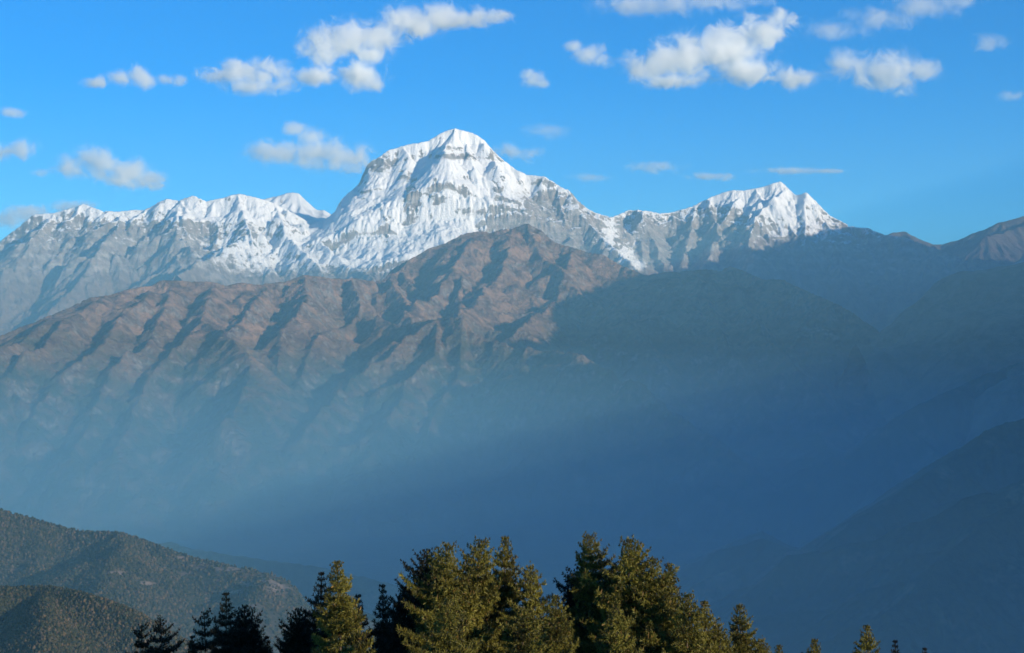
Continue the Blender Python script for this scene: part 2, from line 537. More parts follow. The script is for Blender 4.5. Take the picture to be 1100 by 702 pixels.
    for (cx_, cy_, rx, ry, v) in ((470, 215, 60, 50, 2.2), (380, 250, 50, 35, 1.8), (430, 275, 50, 14, 1.6), (510, 150, 30, 10, 1.2), (545, 195, 30, 16, 1.0),
                                  (490, 168, 50, 4.5, -3.2), (480, 158, 12, 4, -1.6), (497, 160, 10, 5, -1.6), (410, 178, 18, 8, -3.0), (442, 218, 9, 26, -4.2), (437, 190, 9, 9, -2.4), (385, 190, 9, 8, -1.6), (415, 244, 9, 20, -3.4),
                                  (500, 195, 7, 18, -2.6), (468, 205, 6, 22, -2.2), (535, 205, 8, 20, -2.4), (395, 215, 8, 14, -2.0), (465, 250, 26, 8, -1.6), (540, 235, 40, 26, -1.0), (590, 235, 40, 30, -1.6), (620, 265, 60, 30, -1.6), (600, 202, 30, 6, 1.0),
                                  (655, 255, 8, 16, 3.0), (672, 272, 12, 12, 3.2), (688, 285, 10, 7, 2.0), (725, 260, 60, 22, -2.4), (150, 262, 80, 14, -1.3), (520, 226, 34, 14, 2.0), (782, 250, 36, 22, -1.6), (965, 290, 75, 42, -3.2), (215, 246, 130, 9, -1.2), (90, 250, 90, 12, -1.4), (575, 215, 30, 12, -1.2), (845, 222, 40, 22, 1.8), (780, 210, 34, 7, 2.2), (250, 228, 90, 18, 1.6), (280, 288, 90, 22, .9),
                                  (120, 300, 80, 26, -1.1), (50, 275, 60, 30, -1.0), (430, 236, 80, 20, 2.2), (300, 262, 60, 16, 1.0), (760, 262, 40, 26, -1.2), (850, 265, 50, 18, -1.0), (120, 228, 50, 8, 1.2)):
        S += v * np.exp(-(((PX - cx_) / rx) ** 2 + ((PY - cy_) / ry) ** 2))
    return struct(grid_mesh('snow_mountains', H, x0, y0, cell, ALPINE, attrs={'snow': S}))


# ---------------------------------------------------------------- the brown mountains, 15 to 26 km away
def brown_range():
    N_ = Net(5, 1300, flank=.95, L=4600., spur_rate=.62, step=150.)
    w = lambda L: [W(*q) for q in L]
    main_ = ([(-120, 395, 18), (-60, 380, 18.4), (0, 361, 19), (30, 349, 19.3), (56, 338, 19.6), (74, 331, 20), (100, 319, 20.2), (122, 315.5, 20.4), (148, 308, 20.6),
              (163, 308, 20.7), (174, 301.5, 20.8), (200, 303, 20.9), (222, 303, 21), (241, 307, 21.2), (259, 304, 21.4), (281, 306, 21.6), (307, 303, 21.8),
              (326, 295, 22), (341, 297, 22.1), (356, 299.5, 22.3), (380, 299, 22.6), (395, 302, 22.9), (411, 302.5, 23.2), (420, 291, 23.6), (440, 278, 24), (460, 268, 24.3), (474, 263, 24.4),
              (497, 251.5, 24.6), (504, 250, 24.6), (530, 250, 24.7), (537, 247, 24.7), (552, 245, 24.8), (567, 240.5, 24.9), (582, 248.5, 24.8), (593, 259, 24.7), (626, 270, 24.4),
              (648, 274, 24.2), (663, 283, 24), (693, 296, 23.6), (712, 292, 23.4), (724, 292, 23.3), (745, 290, 23.2), (774, 291, 23), (784, 286, 23), (799, 292, 22.8),
              (820, 300, 22.5), (841, 300.5, 22.3), (857, 308.5, 22), (883, 319, 21.6), (908, 331.5, 21.2), (933, 348, 20.8), (960, 368, 20.4), (1000, 400, 19.6), (1050, 440, 19)])
    N_.crest(w(main_), 1150, bias=.55, maxlen=4200, jag=16)
    for L in (
        [(56, 338, 19.6), (40, 352, 19.0), (8, 372, 18.2), (-30, 388, 17.4), (-80, 410, 16.5)],
        [(100, 319, 20.2), (84, 340, 19.5), (50, 362, 18.6), (20, 392, 17.6), (-20, 430, 16.4)],
        [(148, 308, 20.6), (140, 330, 19.9), (122, 352, 19.2), (98, 384, 18.3), (60, 415, 17.3), (20, 460, 16.2)],
        [(174, 302, 20.8), (166, 330, 20.0), (164, 350, 19.4), (148, 386, 18.5), (112, 410, 17.7), (90, 450, 16.6), (70, 500, 15.4)],
        [(222, 303, 21), (214, 330, 20.1), (209, 356, 19.3), (190, 384, 18.6), (156, 412, 17.8), (134, 446, 16.8), (120, 500, 15.4)],
        [(209, 356, 19.3), (236, 372, 18.6), (262, 394, 17.9), (258, 425, 17.1), (236, 465, 16.1)],
        [(281, 306, 21.6), (270, 332, 20.6), (262, 350, 20.0), (240, 366, 19.4)],
        [(326, 295, 22), (330, 320, 21.0), (322, 345, 20.2), (306, 363, 19.6), (298, 405, 18.5), (286, 432, 17.8), (250, 470, 16.6), (225, 520, 15.2)],
        [(380, 299, 22.6), (392, 322, 21.7), (380, 345, 20.9), (352, 368, 20.0), (332, 400, 19.0), (318, 425, 18.2)],
        [(420, 291, 23.6), (448, 318, 22.3), (440, 340, 21.3), (455, 357, 20.3)],
        # the knobbly spur in front, dropping to the right
        [(392, 345, 20.9), (425, 350, 20.4), (455, 357, 20), (476, 361, 19.8), (498, 362, 19.6), (512, 372, 19.3), (530, 380, 19.1), (550, 377, 18.9), (572, 374, 18.7), (592, 375, 18.5), (610, 382, 18.2),
         (640, 395, 17.8), (668, 412, 17.4), (700, 430, 17), (735, 450, 16.5), (775, 480, 16), (820, 515, 15.4)],
        [(456, 358, 20), (446, 376, 19.5), (427, 395, 19.0), (388, 415, 18.3), (350, 445, 17.4), (310, 490, 16.2)],
        [(476, 361, 19.8), (472, 392, 18.8), (440, 420, 17.9), (418, 446, 17.2), (380, 500, 15.8)],
        [(500, 364, 19.5), (498, 400, 18.6), (470, 440, 17.6), (440, 490, 16.4)],
        [(567, 240.5, 24.9), (560, 275, 23.8), (540, 300, 22.8), (520, 330, 21.6), (500, 345, 20.8)],
        [(530, 250, 24.7), (505, 285, 23.4), (480, 310, 22.4), (455, 325, 21.6)],
        [(626, 270, 24.4), (610, 300, 23.2), (600, 325, 22.2), (580, 350, 21.2), (560, 362, 20.4)],
        [(582, 248, 24.8), (590, 285, 23.6), (640, 330, 22), (700, 380, 20)],
        [(745, 290, 23.2), (760, 340, 21.6), (790, 400, 20), (830, 460, 18)],
        [(784, 286, 23), (800, 340, 21.4), (850, 400, 19.6), (900, 450, 18)],
    ):
        N_.crest(w(L), 720, maxlen=2200, reach=2600, jag=10, lvl=2)
    cell = 15.0
    x0, x1, y0, y1 = -8400., 7600., 12500., 27200.
    H = N_.raster(x0, x1, y0, y1, cell * 2, warp=260, wl=2400)
    ny, nx = int((y1 - y0) / cell) + 1, int((x1 - x0) / cell) + 1
    H = upsample(H, ny, nx)
    H = H + 150 * smooth_noise(N_.r, ny, nx, cell, 2600, 3, .5, ridged=True) + 45 * smooth_noise(N_.r, ny, nx, cell, 900, 3, ridged=True)
    H = erode(H, cell, N_.r, 30000, 2, 40, cap=2.5)
    H = H + 125 * smooth_noise(N_.r, ny, nx, cell, 900, 6, .58, ridged=True) + 50 * smooth_noise(N_.r, ny, nx, cell, 230, 4, .6, ridged=True)
    H = fit_crest(H, x0, y0, cell, main_, 16, rounds=7)
    X, Y = np.meshgrid(x0 + np.arange(nx) * cell, y0 + np.arange(ny) * cell)
    return struct(grid_mesh('brown_mountains', H, x0, y0, cell, BROWN))


# ---------------------------------------------------------------- shaded ridges on the right, and the high range east of the view
FOREST = None


def forest_floor_material():
    g = G('wooded_slopes')
    p, P, N = g.pos(0.001)
    n2 = g.noise(p, 3.0, 6, .6); n3 = g.noise(p, 30.0, 5, .7)
    wood = g.mix(g.smooth(n3, .35, .65), (.020, .028, .016), (.055, .062, .032))
    dry = g.mix(g.smooth(n3, .4, .65), (.085, .075, .045), (.19, .15, .10))
    col = g.mix(g.smooth(n2, .54, .66), wood, dry)
    return g.surface(col, .95, n3, .9, 12.0, .05)


FOREST = forest_floor_material()


def ridge_mesh(name, seed, lines, box, cell, floor, mat, spacing=420, maxlen=2500, flank=.75, L=4200., reach=3500., noise=14, warp=60, drops=40000, fit=None, rate=.62, back=True, front=True, kids=1.0, jag=8, cap=3.0):
    N_ = Net(seed, floor, flank=flank, L=L, spur_rate=rate, step=110.)
    for k, Ln in enumerate(lines):
        pts = [W(*q) for q in Ln] if len(Ln[0]) == 3 else [q[:3] for q in Ln]
        N_.crest(pts, spacing, maxlen=maxlen if k == 0 else maxlen * .6, reach=reach, jag=jag, back=back, front=front, kids=kids)
    x0, x1, y0, y1 = box
    H = N_.raster(x0, x1, y0, y1, cell * 2, warp=warp, wl=700)
    ny, nx = int((y1 - y0) / cell) + 1, int((x1 - x0) / cell) + 1
    H = upsample(H, ny, nx) + noise * smooth_noise(N_.r, ny, nx, cell, 260, 4, ridged=True)
    if drops:
        H = erode(H, cell, N_.r, drops, 2, 35, cap=cap)
    if fit:
        H = fit_crest(H, x0, y0, cell, fit, 14, rough=.25)
    keep = H > floor - 390
    return struct(grid_mesh(name, H, x0, y0, cell, mat, keep=keep)), H


def shaded_ridges():
    l1 = [(1250, 415, 11.4), (1180, 428, 11.2), (1140, 438, 11), (1100, 450, 10.8), (1080, 454, 10.7), (1060, 462, 10.6), (1040, 476, 10.5), (1010, 492, 10.3), (985, 508, 10.1), (960, 524, 9.9), (930, 545, 9.7), (900, 566, 9.5), (860, 600, 9.2), (820, 645, 8.9)]
    ridge_mesh('wooded_ridge', 21, [l1, [(1160, 470, 9), (1110, 520, 8.4), (1060, 560, 8), (1010, 605, 7.6), (960, 660, 7.2)]], (500., 5600., 5800., 13000.), 16., 1250, FOREST, fit=l1[::-1], kids=1.0)
    l2 = [(1300, 300, 17.5), (1200, 345, 17.3), (1150, 365, 17), (1100, 388, 16.6), (1060, 402, 16.3), (1020, 420, 16), (980, 438, 15.7), (930, 470, 15.3), (880, 510, 14.8)]
    ridge_mesh('wooded_ridge', 22, [l2], (1200., 9500., 9500., 20000.), 28., 1250, FOREST, fit=l2[::-1])
    l3 = [(-80, 570, 9.4), (0, 575, 9.4), (100, 583, 9.4), (165, 584, 9.3), (185, 583, 9.3), (205, 589, 9.25), (250, 597, 9.2), (300, 603, 9.1), (350, 611, 9), (400, 622, 8.9), (450, 637, 8.8), (500, 658, 8.7), (560, 690, 8.5)]
    ridge_mesh('wooded_ridge', 23, [l3], (-4200., 900., 7000., 11500.), 16., 1250, FOREST, fit=l3)


def east_range():
    c = [(15300, 37500, 7300), (14900, 34000, 7650), (14300, 30300, 7550), (11800, 24500, 7000), (9900, 19500, 6500), (9300, 17200, 6150), (8800, 15200, 5950), (8500, 13900, 5350), (8200, 13000, 5450), (7950, 12100, 4800), (7700, 11200, 5000), (7400, 10200, 4420), (7200, 9400, 4680),
         (7000, 8500, 4230), (6950, 7600, 4420), (6850, 6500, 4200), (6800, 5000, 4480), (6700, 4000, 4380), (6500, 0, 4400), (6300, -1500, 4000), (6800, -6000, 3300)]
    L = [(x, y, z, 0) for x, y, z in c]
    ridge_mesh('eastern_mountains', 31, [L], (4200., 21500., -7000., 40500.), 60., 1250, ALPINE, spacing=900, maxlen=2200, flank=1.45, L=3600., reach=5200., noise=60, drops=15000, rate=.95, kids=.6)
    s4 = [(960, 262, 45.5), (990, 263, 45.5), (1012, 263.5, 45.5), (1022, 260, 45.4), (1035, 256, 45.3), (1048, 250, 45.2), (1060, 246, 45.1), (1072, 240, 45), (1085, 236, 45), (1100, 232.5, 45), (1130, 222, 45), (1180, 212, 45), (1260, 205, 45)]
    ridge_mesh('distant_mountain', 32, [s4], (10500., 19800., 38500., 48000.), 40., 2600, BARE, spacing=800, maxlen=5000, flank=.7, fit=s4, drops=20000)
    s5 = [(935, 262, 43.5), (950, 254, 43.5), (958, 250.5, 43.5), (964, 250, 43.5), (971, 249, 43.5), (980, 253, 43.5), (987, 256.5, 43.5), (1004, 264, 43.5), (1030, 275, 43.5)]
    ridge_mesh('distant_mountain', 33, [s5], (9300., 13500., 40500., 46000.), 40., 2600, BARE, spacing=800, maxlen=3000, flank=.7, fit=s5, drops=9000)
    s6 = [(270, 216, 45), (285, 214.5, 45), (300, 210, 45), (312, 207.5, 45), (320, 208, 45), (330, 216, 45), (338, 226, 45), (348, 238, 45)]
    ridge_mesh('distant_mountain', 34, [s6], (-9500., -4000., 43000., 47500.), 40., 4200, ALPINE, spacing=900, maxlen=2000, flank=.7, fit=s6, drops=6000)


# ---------------------------------------------------------------- ground sheet of the valley and the air above it
def plain_box(name, x0, x1, y0, y1, z0, z1, mat):
    v = [(x, y, z) for z in (z0, z1) for y in (y0, y1) for x in (x0, x1)]
    f = [(0, 2, 3, 1), (4, 5, 7, 6), (0, 1, 5, 4), (2, 6, 7, 3), (0, 4, 6, 2), (1, 3, 7, 5)]
    me = bpy.data.meshes.new(name); me.from_pydata(v, [], f); me.update(); me.materials.append(mat)
    o = bpy.data.objects.new(name, me); COL.objects.link(o)
    return o


def valley_ground():
    cell = 250.
    x0, y0 = -23500., -11500.
    nx, ny = 189, 240
    r = np.random.default_rng(2)
    H = 1150 + 40 * smooth_noise(r, ny, nx, cell, 4000, 4)
    X, Y = np.meshgrid(x0 + np.arange(nx) * cell, y0 + np.arange(ny) * cell)
    struct(grid_mesh('ground', H, x0, y0, cell, FOREST))


def air(name, density, color, box, aniso=0.0):
    m = bpy.data.materials.new(name)
    m.use_nodes = True
    t = m.node_tree; t.nodes.clear()
    o_ = t.nodes.new('ShaderNodeOutputMaterial'); v = t.nodes.new('ShaderNodeVolumePrincipled')
    v.inputs['Color'].default_value = (*color, 1)
    v.inputs['Density'].default_value = density
    v.inputs['Anisotropy'].default_value = aniso
    t.links.new(v.outputs[0], o_.inputs['Volume'])
    b = plain_box(name, *box, m)
    b['kind'] = 'stuff'
    return b


# ---------------------------------------------------------------- wooded hills at the lower left
def crown_mass(name, label, H, x0, y0, cell, n, seed, size, view, mat, clear=None):
    """Thousands of small tree crowns standing on a slope: a wood seen from kilometres away."""
    r = np.random.default_rng(seed)
    ny, nx = H.shape
    gx = r.uniform(1, nx - 3, n); gy = r.uniform(1, ny - 3, n)
    ix, iy = gx.astype(int), gy.astype(int)
    fx, fy = gx - ix, gy - iy
    z = (H[iy, ix] * (1 - fx) + H[iy, ix + 1] * fx) * (1 - fy) + (H[iy + 1, ix] * (1 - fx) + H[iy + 1, ix + 1] * fx) * fy
    X, Y = x0 + gx * cell, y0 + gy * cell
    px = X / Y * F + CX; py = CY - (z - EYE) / Y * F
    m = (px > view[0]) & (px < view[1]) & (py > view[2]) & (py < view[3])
    if clear is not None:
        m &= clear(px, py, r.random(n))
    X, Y, z = X[m], Y[m], z[m]
    k = len(X)
    # a template crown: lumpy double cone, 3 rings of 6 and a tip
    ring = np.array([[math.cos(a), math.sin(a)] for a in np.arange(6) * math.pi / 3])
    zz = [0.0, .35, .7]; rr = [.62, 1.0, .62]
    rad = size * r.uniform(.45, 1.0, k) ** 1.2 + size * .25
    hgt = rad * r.uniform(1.1, 2.3, k)
    V = []
    for lv in range(3):
        ang = r.uniform(0, 6.28, (k, 1)) + np.arange(6)[None] * math.pi / 3
        q = rad[:, None] * rr[lv] * r.uniform(.65, 1.3, (k, 6))
        V.append(np.stack([X[:, None] + np.cos(ang) * q, Y[:, None] + np.sin(ang) * q, z[:, None] - 1 + hgt[:, None] * (zz[lv] + r.uniform(-.1, .1, (k, 6)))], -1))
    V.append(np.stack([X, Y, z - 1 + hgt], -1)[:, None, :])
    V = np.concatenate(V, 1)                                 # k, 19, 3
    f = []
    for lv in range(2):
        for a in range(6):
            b = (a + 1) % 6
            f += [(lv * 6 + a, lv * 6 + b, lv * 6 + 6 + b), (lv * 6 + a, lv * 6 + 6 + b, lv * 6 + 6 + a)]
    for a in range(6):
        f.append((12 + a, 12 + (a + 1) % 6, 18))
    f = np.array(f)
    faces = (f[None] + (np.arange(k) * 19)[:, None, None]).reshape(-1, 3)
    tone = np.repeat(r.random(k), 19)
    o = tri_mesh(name, V.reshape(-1, 3), faces, mat, tone)
    o['kind'] = 'stuff'; o['label'] = label
    return o


def tri_mesh(name, V, T, mat, tone=None, parent=None):
    me = bpy.data.meshes.new(name)
    V = V.astype(np.float32); T = T.astype(np.int32)
    me.vertices.add(len(V)); me.vertices.foreach_set('co', V.ravel())
    me.loops.add(T.size); me.loops.foreach_set('vertex_index', T.ravel())
    me.polygons.add(len(T))
    me.polygons.foreach_set('loop_start', np.arange(0, T.size, 3, dtype=np.int32))
    me.polygons.foreach_set('loop_total', np.full(len(T), 3, np.int32))
    if tone is not None:
        a = me.attributes.new('tone', 'FLOAT', 'POINT'); a.data.foreach_set('value', tone.astype(np.float32))
    me.update(); me.validate()
    me.materials.append(mat)
    o = bpy.data.objects.new(name, me)
    COL.objects.link(o)
    if parent:
        o.parent = parent
    return o


def wood_material():
    g = G('far_tree_crowns')
    t = g.attr('tone')
    p, P, N = g.pos(0.001)
    n2 = g.noise(p, 4.0, 4, .6)
    t2 = g.math('MULTIPLY_ADD', g.math('SUBTRACT', n2, .5), 1.2, t)
    c = g.mix(g.smooth(t2, .0, .5), (.016, .022, .013), (.048, .048, .024))
    c = g.mix(g.smooth(t2, .55, 1.0), c, (.110, .078, .045))
    return g.surface(c, .95)


def hill_earth_material():
    g = G('terraced_hillside')
    p, P, N = g.pos(0.001)
    n2 = g.noise(p, 6.0, 5, .6); n3 = g.noise(p, 60.0, 5, .7)
    a = g.mix(g.smooth(n3, .35, .65), (.035, .035, .022), (.09, .072, .048))
    b = g.mix(g.smooth(n3, .35, .6), (.15, .10, .075), (.30, .22, .17))
    f = g.math('MULTIPLY', g.attr('bare'), g.math('MULTIPLY', g.smooth(n2, .38, .52), g.smooth(n3, .33, .5)))
    return g.surface(g.mix(f, a, b), .95, n3, .8, 4.0, .05)


def left_hills():
    WOOD, EARTH = wood_material(), hill_earth_material()
    patches = [(292, 620, 22, 7), (300, 632, 14, 7), (270, 628, 12, 4), (245, 612, 16, 3), (215, 609, 12, 3), (158, 627, 10, 2.5), (125, 616, 12, 2), (100, 602, 8, 1.6), (30, 604, 9, 2), (250, 636, 14, 3), (230, 646, 8, 1.6),
               (176, 656, 9, 1.4), (195, 600, 10, 2), (228, 625, 10, 3), (20, 612, 12, 2), (208, 618, 14, 2.5), (262, 652, 12, 3), (190, 670, 14, 3)]

    def bareness(px, py):
        b = np.zeros_like(px)
        for cx_, cy_, rx, ry in patches:
            b = np.maximum(b, np.exp(-((px - cx_) / rx) ** 2 - ((py - cy_) / ry) ** 2) * 1.3)
        return b
    for name, seed, ln, spur, box, n, size, view, lab in (
        ('wooded_hill', 41, [(-420, 500, 5.6), (-240, 508, 5.6), (-120, 525, 5.6), (-60, 537, 5.6), (0, 549, 5.6), (40, 560, 5.6), (75, 570, 5.6), (100, 572.5, 5.55), (130, 574, 5.5), (150, 580, 5.5), (170, 588, 5.45), (210, 601, 5.4), (260, 611, 5.3), (290, 617, 5.25), (305, 623, 5.2),
                             (318, 634, 5.1), (330, 650, 5.0), (345, 672, 4.9), (365, 700, 4.8)],
         [[(130, 576, 5.5), (120, 600, 5.1), (110, 640, 4.7)], [(290, 619, 5.2), (270, 650, 4.8), (255, 690, 4.5)]], (-3600., -300., 3900., 6500.), 150000, 5.6, (-260, 345, 545, 720), 'wood on the farther lower left hill with pale clearings'),
        ('wooded_hill', 42, [(-560, 600, 3.2), (-330, 612, 3.2), (-120, 628, 3.2), (-60, 631, 3.2), (0, 633, 3.2), (30, 631, 3.2), (60, 632, 3.2), (85, 637, 3.15), (110, 644, 3.1), (140, 655, 3.05), (170, 672, 3.0), (200, 690, 2.95), (240, 720, 2.9)],
         [[(60, 632, 3.2), (50, 670, 2.9), (40, 720, 2.7)]], (-2500., -350., 2300., 3800.), 185000, 3.5, (-260, 260, 625, 730), 'denser wood on the nearer hill in the lower left corner'),
    ):
        cell = 8.0
        N_ = Net(seed, 1400, flank=.62, L=3000., spur_rate=.6, step=60.)
        N_.crest([W(*q) for q in ln], 300, maxlen=900, reach=2400, jag=2)
        for q in spur:
            N_.crest([W(*v) for v in q], 260, maxlen=300, reach=1200, jag=2, lvl=2)
        x0, x1, y0, y1 = box
        H = N_.raster(x0, x1, y0, y1, cell * 2, warp=30, wl=350)
        ny, nx = int((y1 - y0) / cell) + 1, int((x1 - x0) / cell) + 1
        H = blur(upsample(H, ny, nx) + 9 * smooth_noise(N_.r, ny, nx, cell, 220, 4), 3)
        H = fit_crest(H, x0, y0, cell, ln, 12, rough=.2)
        X, Y = np.meshgrid(x0 + np.arange(nx) * cell, y0 + np.arange(ny) * cell)
        B = bareness(X / Y * F + CX, CY - (H - EYE) / Y * F) if seed == 41 else np.zeros_like(H)
        struct(grid_mesh(name, H, x0, y0, cell, EARTH, attrs={'bare': B}))
        clump = smooth_noise(N_.r, ny, nx, cell, 130, 3)

        def clear(px, py, u, B_=seed):
            if B_ == 41:
                return ((bareness(px, py) < .42) | (u < .14)) & (u < np.clip(1.15 - np.clip((px - 60) / 260, 0, 1) * .75 - np.clip((py - 600) / 60, 0, 1) * .25, .25, 1))
            return u < .9
        crown_mass('forest', lab, H, x0, y0, cell, n, seed, size, view, WOOD, clear)


# ---------------------------------------------------------------- clouds, beyond the range and above the haze
def cloud(puffs, km, dens, label, seed, soft=1.0, thick=.6):
    """puffs: (px, py, rx, ry) in photo pixels; each becomes an ellipsoid of vapour of real size and depth."""
    import bmesh
    m = km * 1000 / F
    xs = []
    bm = bmesh.new()
    for (px, py, rx, ry) in puffs:
        rx, ry = rx * 1.22, ry * 1.3
        c = W(px, py, km)
        r3 = (rx * m, (rx * .55 + ry * .45) * m * thick, ry * m)
        xs.append((c, r3))
        s_ = 1.5
        bmesh.ops.create_icosphere(bm, subdivisions=3, radius=1.0, matrix=Matrix.Translation(c) @ Matrix.Diagonal((r3[0] * s_, r3[1] * s_, r3[2] * s_, 1)))
    me = bpy.data.meshes.new('cloud'); bm.to_mesh(me); bm.free()
    g = G('cloud_vapour')
    geo = g.n('ShaderNodeNewGeometry')
    field = None
    for c, r3 in xs:
        sub = g.n('ShaderNodeVectorMath', operation='SUBTRACT'); g.link(geo.outputs['Position'], sub.inputs[0]); sub.inputs[1].default_value = c
        div = g.n('ShaderNodeVectorMath', operation='DIVIDE'); g.link(sub.outputs[0], div.inputs[0]); div.inputs[1].default_value = r3
        ln = g.n('ShaderNodeVectorMath', operation='LENGTH'); g.link(div.outputs[0], ln.inputs[0])
        f = g.math('SUBTRACT', 1.0, ln.outputs['Value'])
        if field is None:
            field = f
        else:
            nd = g.n('ShaderNodeMath', operation='SMOOTH_MAX'); g.link(field, nd.inputs[0]); g.link(f, nd.inputs[1]); nd.inputs[2].default_value = .25
            field = nd.outputs[0]
    sc = g.n('ShaderNodeVectorMath', operation='SCALE'); g.link(geo.outputs['Position'], sc.inputs[0]); sc.inputs['Scale'].default_value = .001
    mp = g.n('ShaderNodeVectorMath', operation='ADD'); g.link(sc.outputs[0], mp.inputs[0]); mp.inputs[1].default_value = (seed * 7.3, seed * 3.1, seed)
    nz = g.noise(mp.outputs[0], 1.25, 10, .74, .7)
    v = g.math('MULTIPLY_ADD', g.math('SUBTRACT', nz, .51), 3.5 * soft, field)
    edge = g.smooth(field, -.48, -.05)
    d = g.math('MULTIPLY', g.math('MULTIPLY', g.smooth(v, -.02, 1.15), edge), dens * 1.5)
    vol = g.n('ShaderNodeVolumePrincipled')
    vol.inputs['Color'].default_value = (1, 1, 1, 1)
    vol.inputs['Anisotropy'].default_value = 0.0
    g.link(d, vol.inputs['Density'])
    g.link(vol.outputs[0], g.out.inputs['Volume'])
    me.materials.append(g.m)
    o = bpy.data.objects.new('cloud', me)
    COL.objects.link(o)
    rm = o.modifiers.new('hull', 'REMESH'); rm.mode = 'VOXEL'; rm.voxel_size = max(90.0, min(r3[2] for c, r3 in xs) * .3)
    o['label'] = label; o['category'] = 'cloud'; o['group'] = 'clouds above the range'
    return o


def clouds():
    K = 62
    cloud([(105, 89, 16, 6), (130, 84, 20, 9), (147, 82, 14, 10), (158, 88, 9, 8)], K, .0045, 'small white cloud at the left end of the upper left row', 1)
    cloud([(178, 86, 12, 6), (194, 87, 10, 7)], K, .003, 'tiny pale puff between two larger clouds of the upper left row', 2)
    cloud([(228, 82, 18, 7), (258, 78, 34, 13), (285, 80, 26, 14), (268, 92, 28, 10), (300, 92, 20, 10)], K, .0028, 'wide grey cloud with a bright rim in the upper left row', 3)
    cloud([(345, 82, 30, 9), (385, 80, 26, 14), (400, 90, 12, 9)], K, .005, 'bright oblong cloud below the large slanting one', 4)
    cloud([(345, 48, 24, 18), (375, 42, 32, 18), (405, 40, 28, 18), (440, 25, 34, 18), (470, 18, 30, 14), (505, 20, 30, 10), (530, 18, 20, 8), (400, 60, 18, 10)], K, .0045, 'largest slanting white cloud at the top left of centre', 5)
    cloud([(14, 121, 15, 5)], K, .0028, 'tiny wisp at the left edge above a puff', 6)
    cloud([(2, 164, 18, 9), (24, 160, 16, 11)], K, .003, 'small soft puff at the left edge', 7)
    cloud([(42, 186, 14, 4)], K, .0014, 'faint streak right of the puff at the left edge', 8)
    cloud([(78, 180, 18, 13), (105, 178, 28, 16), (132, 184, 26, 15), (158, 194, 20, 10)], K, .0045, 'plump white cloud above the left snow ridge', 9)
    cloud([(315, 139, 16, 7), (335, 147, 18, 10), (300, 164, 36, 12), (345, 166, 36, 15), (380, 170, 22, 14)], K, .0034, 'ragged white cloud just left of the highest peak', 10)
    cloud([(548, 163, 16, 8), (570, 165, 14, 9)], K, .0036, 'little white puff just right of the highest peak', 11)
    cloud([(585, 142, 26, 8)], K, .0007, 'very faint veil above the puff right of the peak', 12)
    cloud([(572, 85, 14, 8), (580, 90, 11, 6)], K, .0045, 'isolated small bright puff in mid sky', 13)
    cloud([(615, 50, 15, 6), (632, 58, 17, 10), (645, 65, 14, 7)], K, .0030, 'small slanting cloud left of the large right cloud', 14)
    cloud([(690, 72, 28, 16), (715, 64, 26, 18), (745, 62, 30, 22), (785, 52, 38, 22), (820, 35, 28, 18), (840, 22, 20, 12), (800, 75, 34, 14), (850, 84, 26, 10), (720, 88, 30, 8)], K, .0040, 'largest cloud on the right, rising towards the upper right', 15)
    cloud([(905, 70, 22, 14), (925, 76, 20, 14), (955, 78, 38, 20), (985, 76, 26, 12)], K, .0022, 'soft flat cloud right of the large right cloud', 16)
    cloud([(900, 32, 34, 10), (945, 20, 40, 12), (990, 8, 40, 12), (1030, 0, 24, 8)], K, .0009, 'long thin slanting veil at the top right', 17)
    cloud([(700, 5, 60, 10), (760, 2, 50, 10), (815, 2, 20, 6)], K, .0010, 'thin veil on the top edge above the large right cloud', 18)
    cloud([(1065, 47, 20, 9)], K, .0009, 'faint smudge of cloud near the right edge', 19)
    cloud([(1086, 103, 14, 6)], K, .0016, 'small dim wisp on the right edge', 20)
    cloud([(706, 180, 26, 6)], K, .0014, 'thin wisp between the two main peaks', 21)
    cloud([(765, 190, 26, 4)], K, .0018, 'flat streak just left of the second peak', 22)
    cloud([(845, 184, 40, 4), (890, 184, 28, 2.5)], K, .0020, 'long flat streak above the second peak', 23)
    cloud([(632, 191, 26, 4)], K, .0012, 'flat streak right of the highest peak shoulder', 24)
    cloud([(30, 230, 26, 9), (75, 224, 26, 7), (5, 236, 20, 8)], 50, .0030, 'thin grey cap cloud on the far left ridge', 25)


# ---------------------------------------------------------------- fir trees in front
def needle_material(name, dark, light, brown):
    g = G(name)
    t = g.attr('tone')
    c = g.mix(g.smooth(t, 0, .8), dark, light)
    c = g.mix(g.smooth(t, .90, .96), c, brown)
    b = g.n('ShaderNodeBsdfPrincipled')
    g.link(c, b.inputs['Base Color']); b.inputs['Roughness'].default_value = .6
    b.inputs['Specular IOR Level'].default_value = .3
    tr = g.n('ShaderNodeBsdfTranslucent'); g.link(c, tr.inputs['Color'])
    mx = g.n('ShaderNodeMixShader'); mx.inputs[0].default_value = .10
    g.link(b.outputs[0], mx.inputs[1]); g.link(tr.outputs[0], mx.inputs[2])
    g.link(mx.outputs[0], g.out.inputs['Surface'])
    return g.m


def bark_material():
    g = G('fir_bark')
    p, P, N = g.pos(1.0)
    n = g.noise(p, 6.0, 4, .6)
    return g.surface(g.mix(g.smooth(n, .3, .7), (.05, .035, .025), (.13, .10, .075)), .95, n, .6, .03)


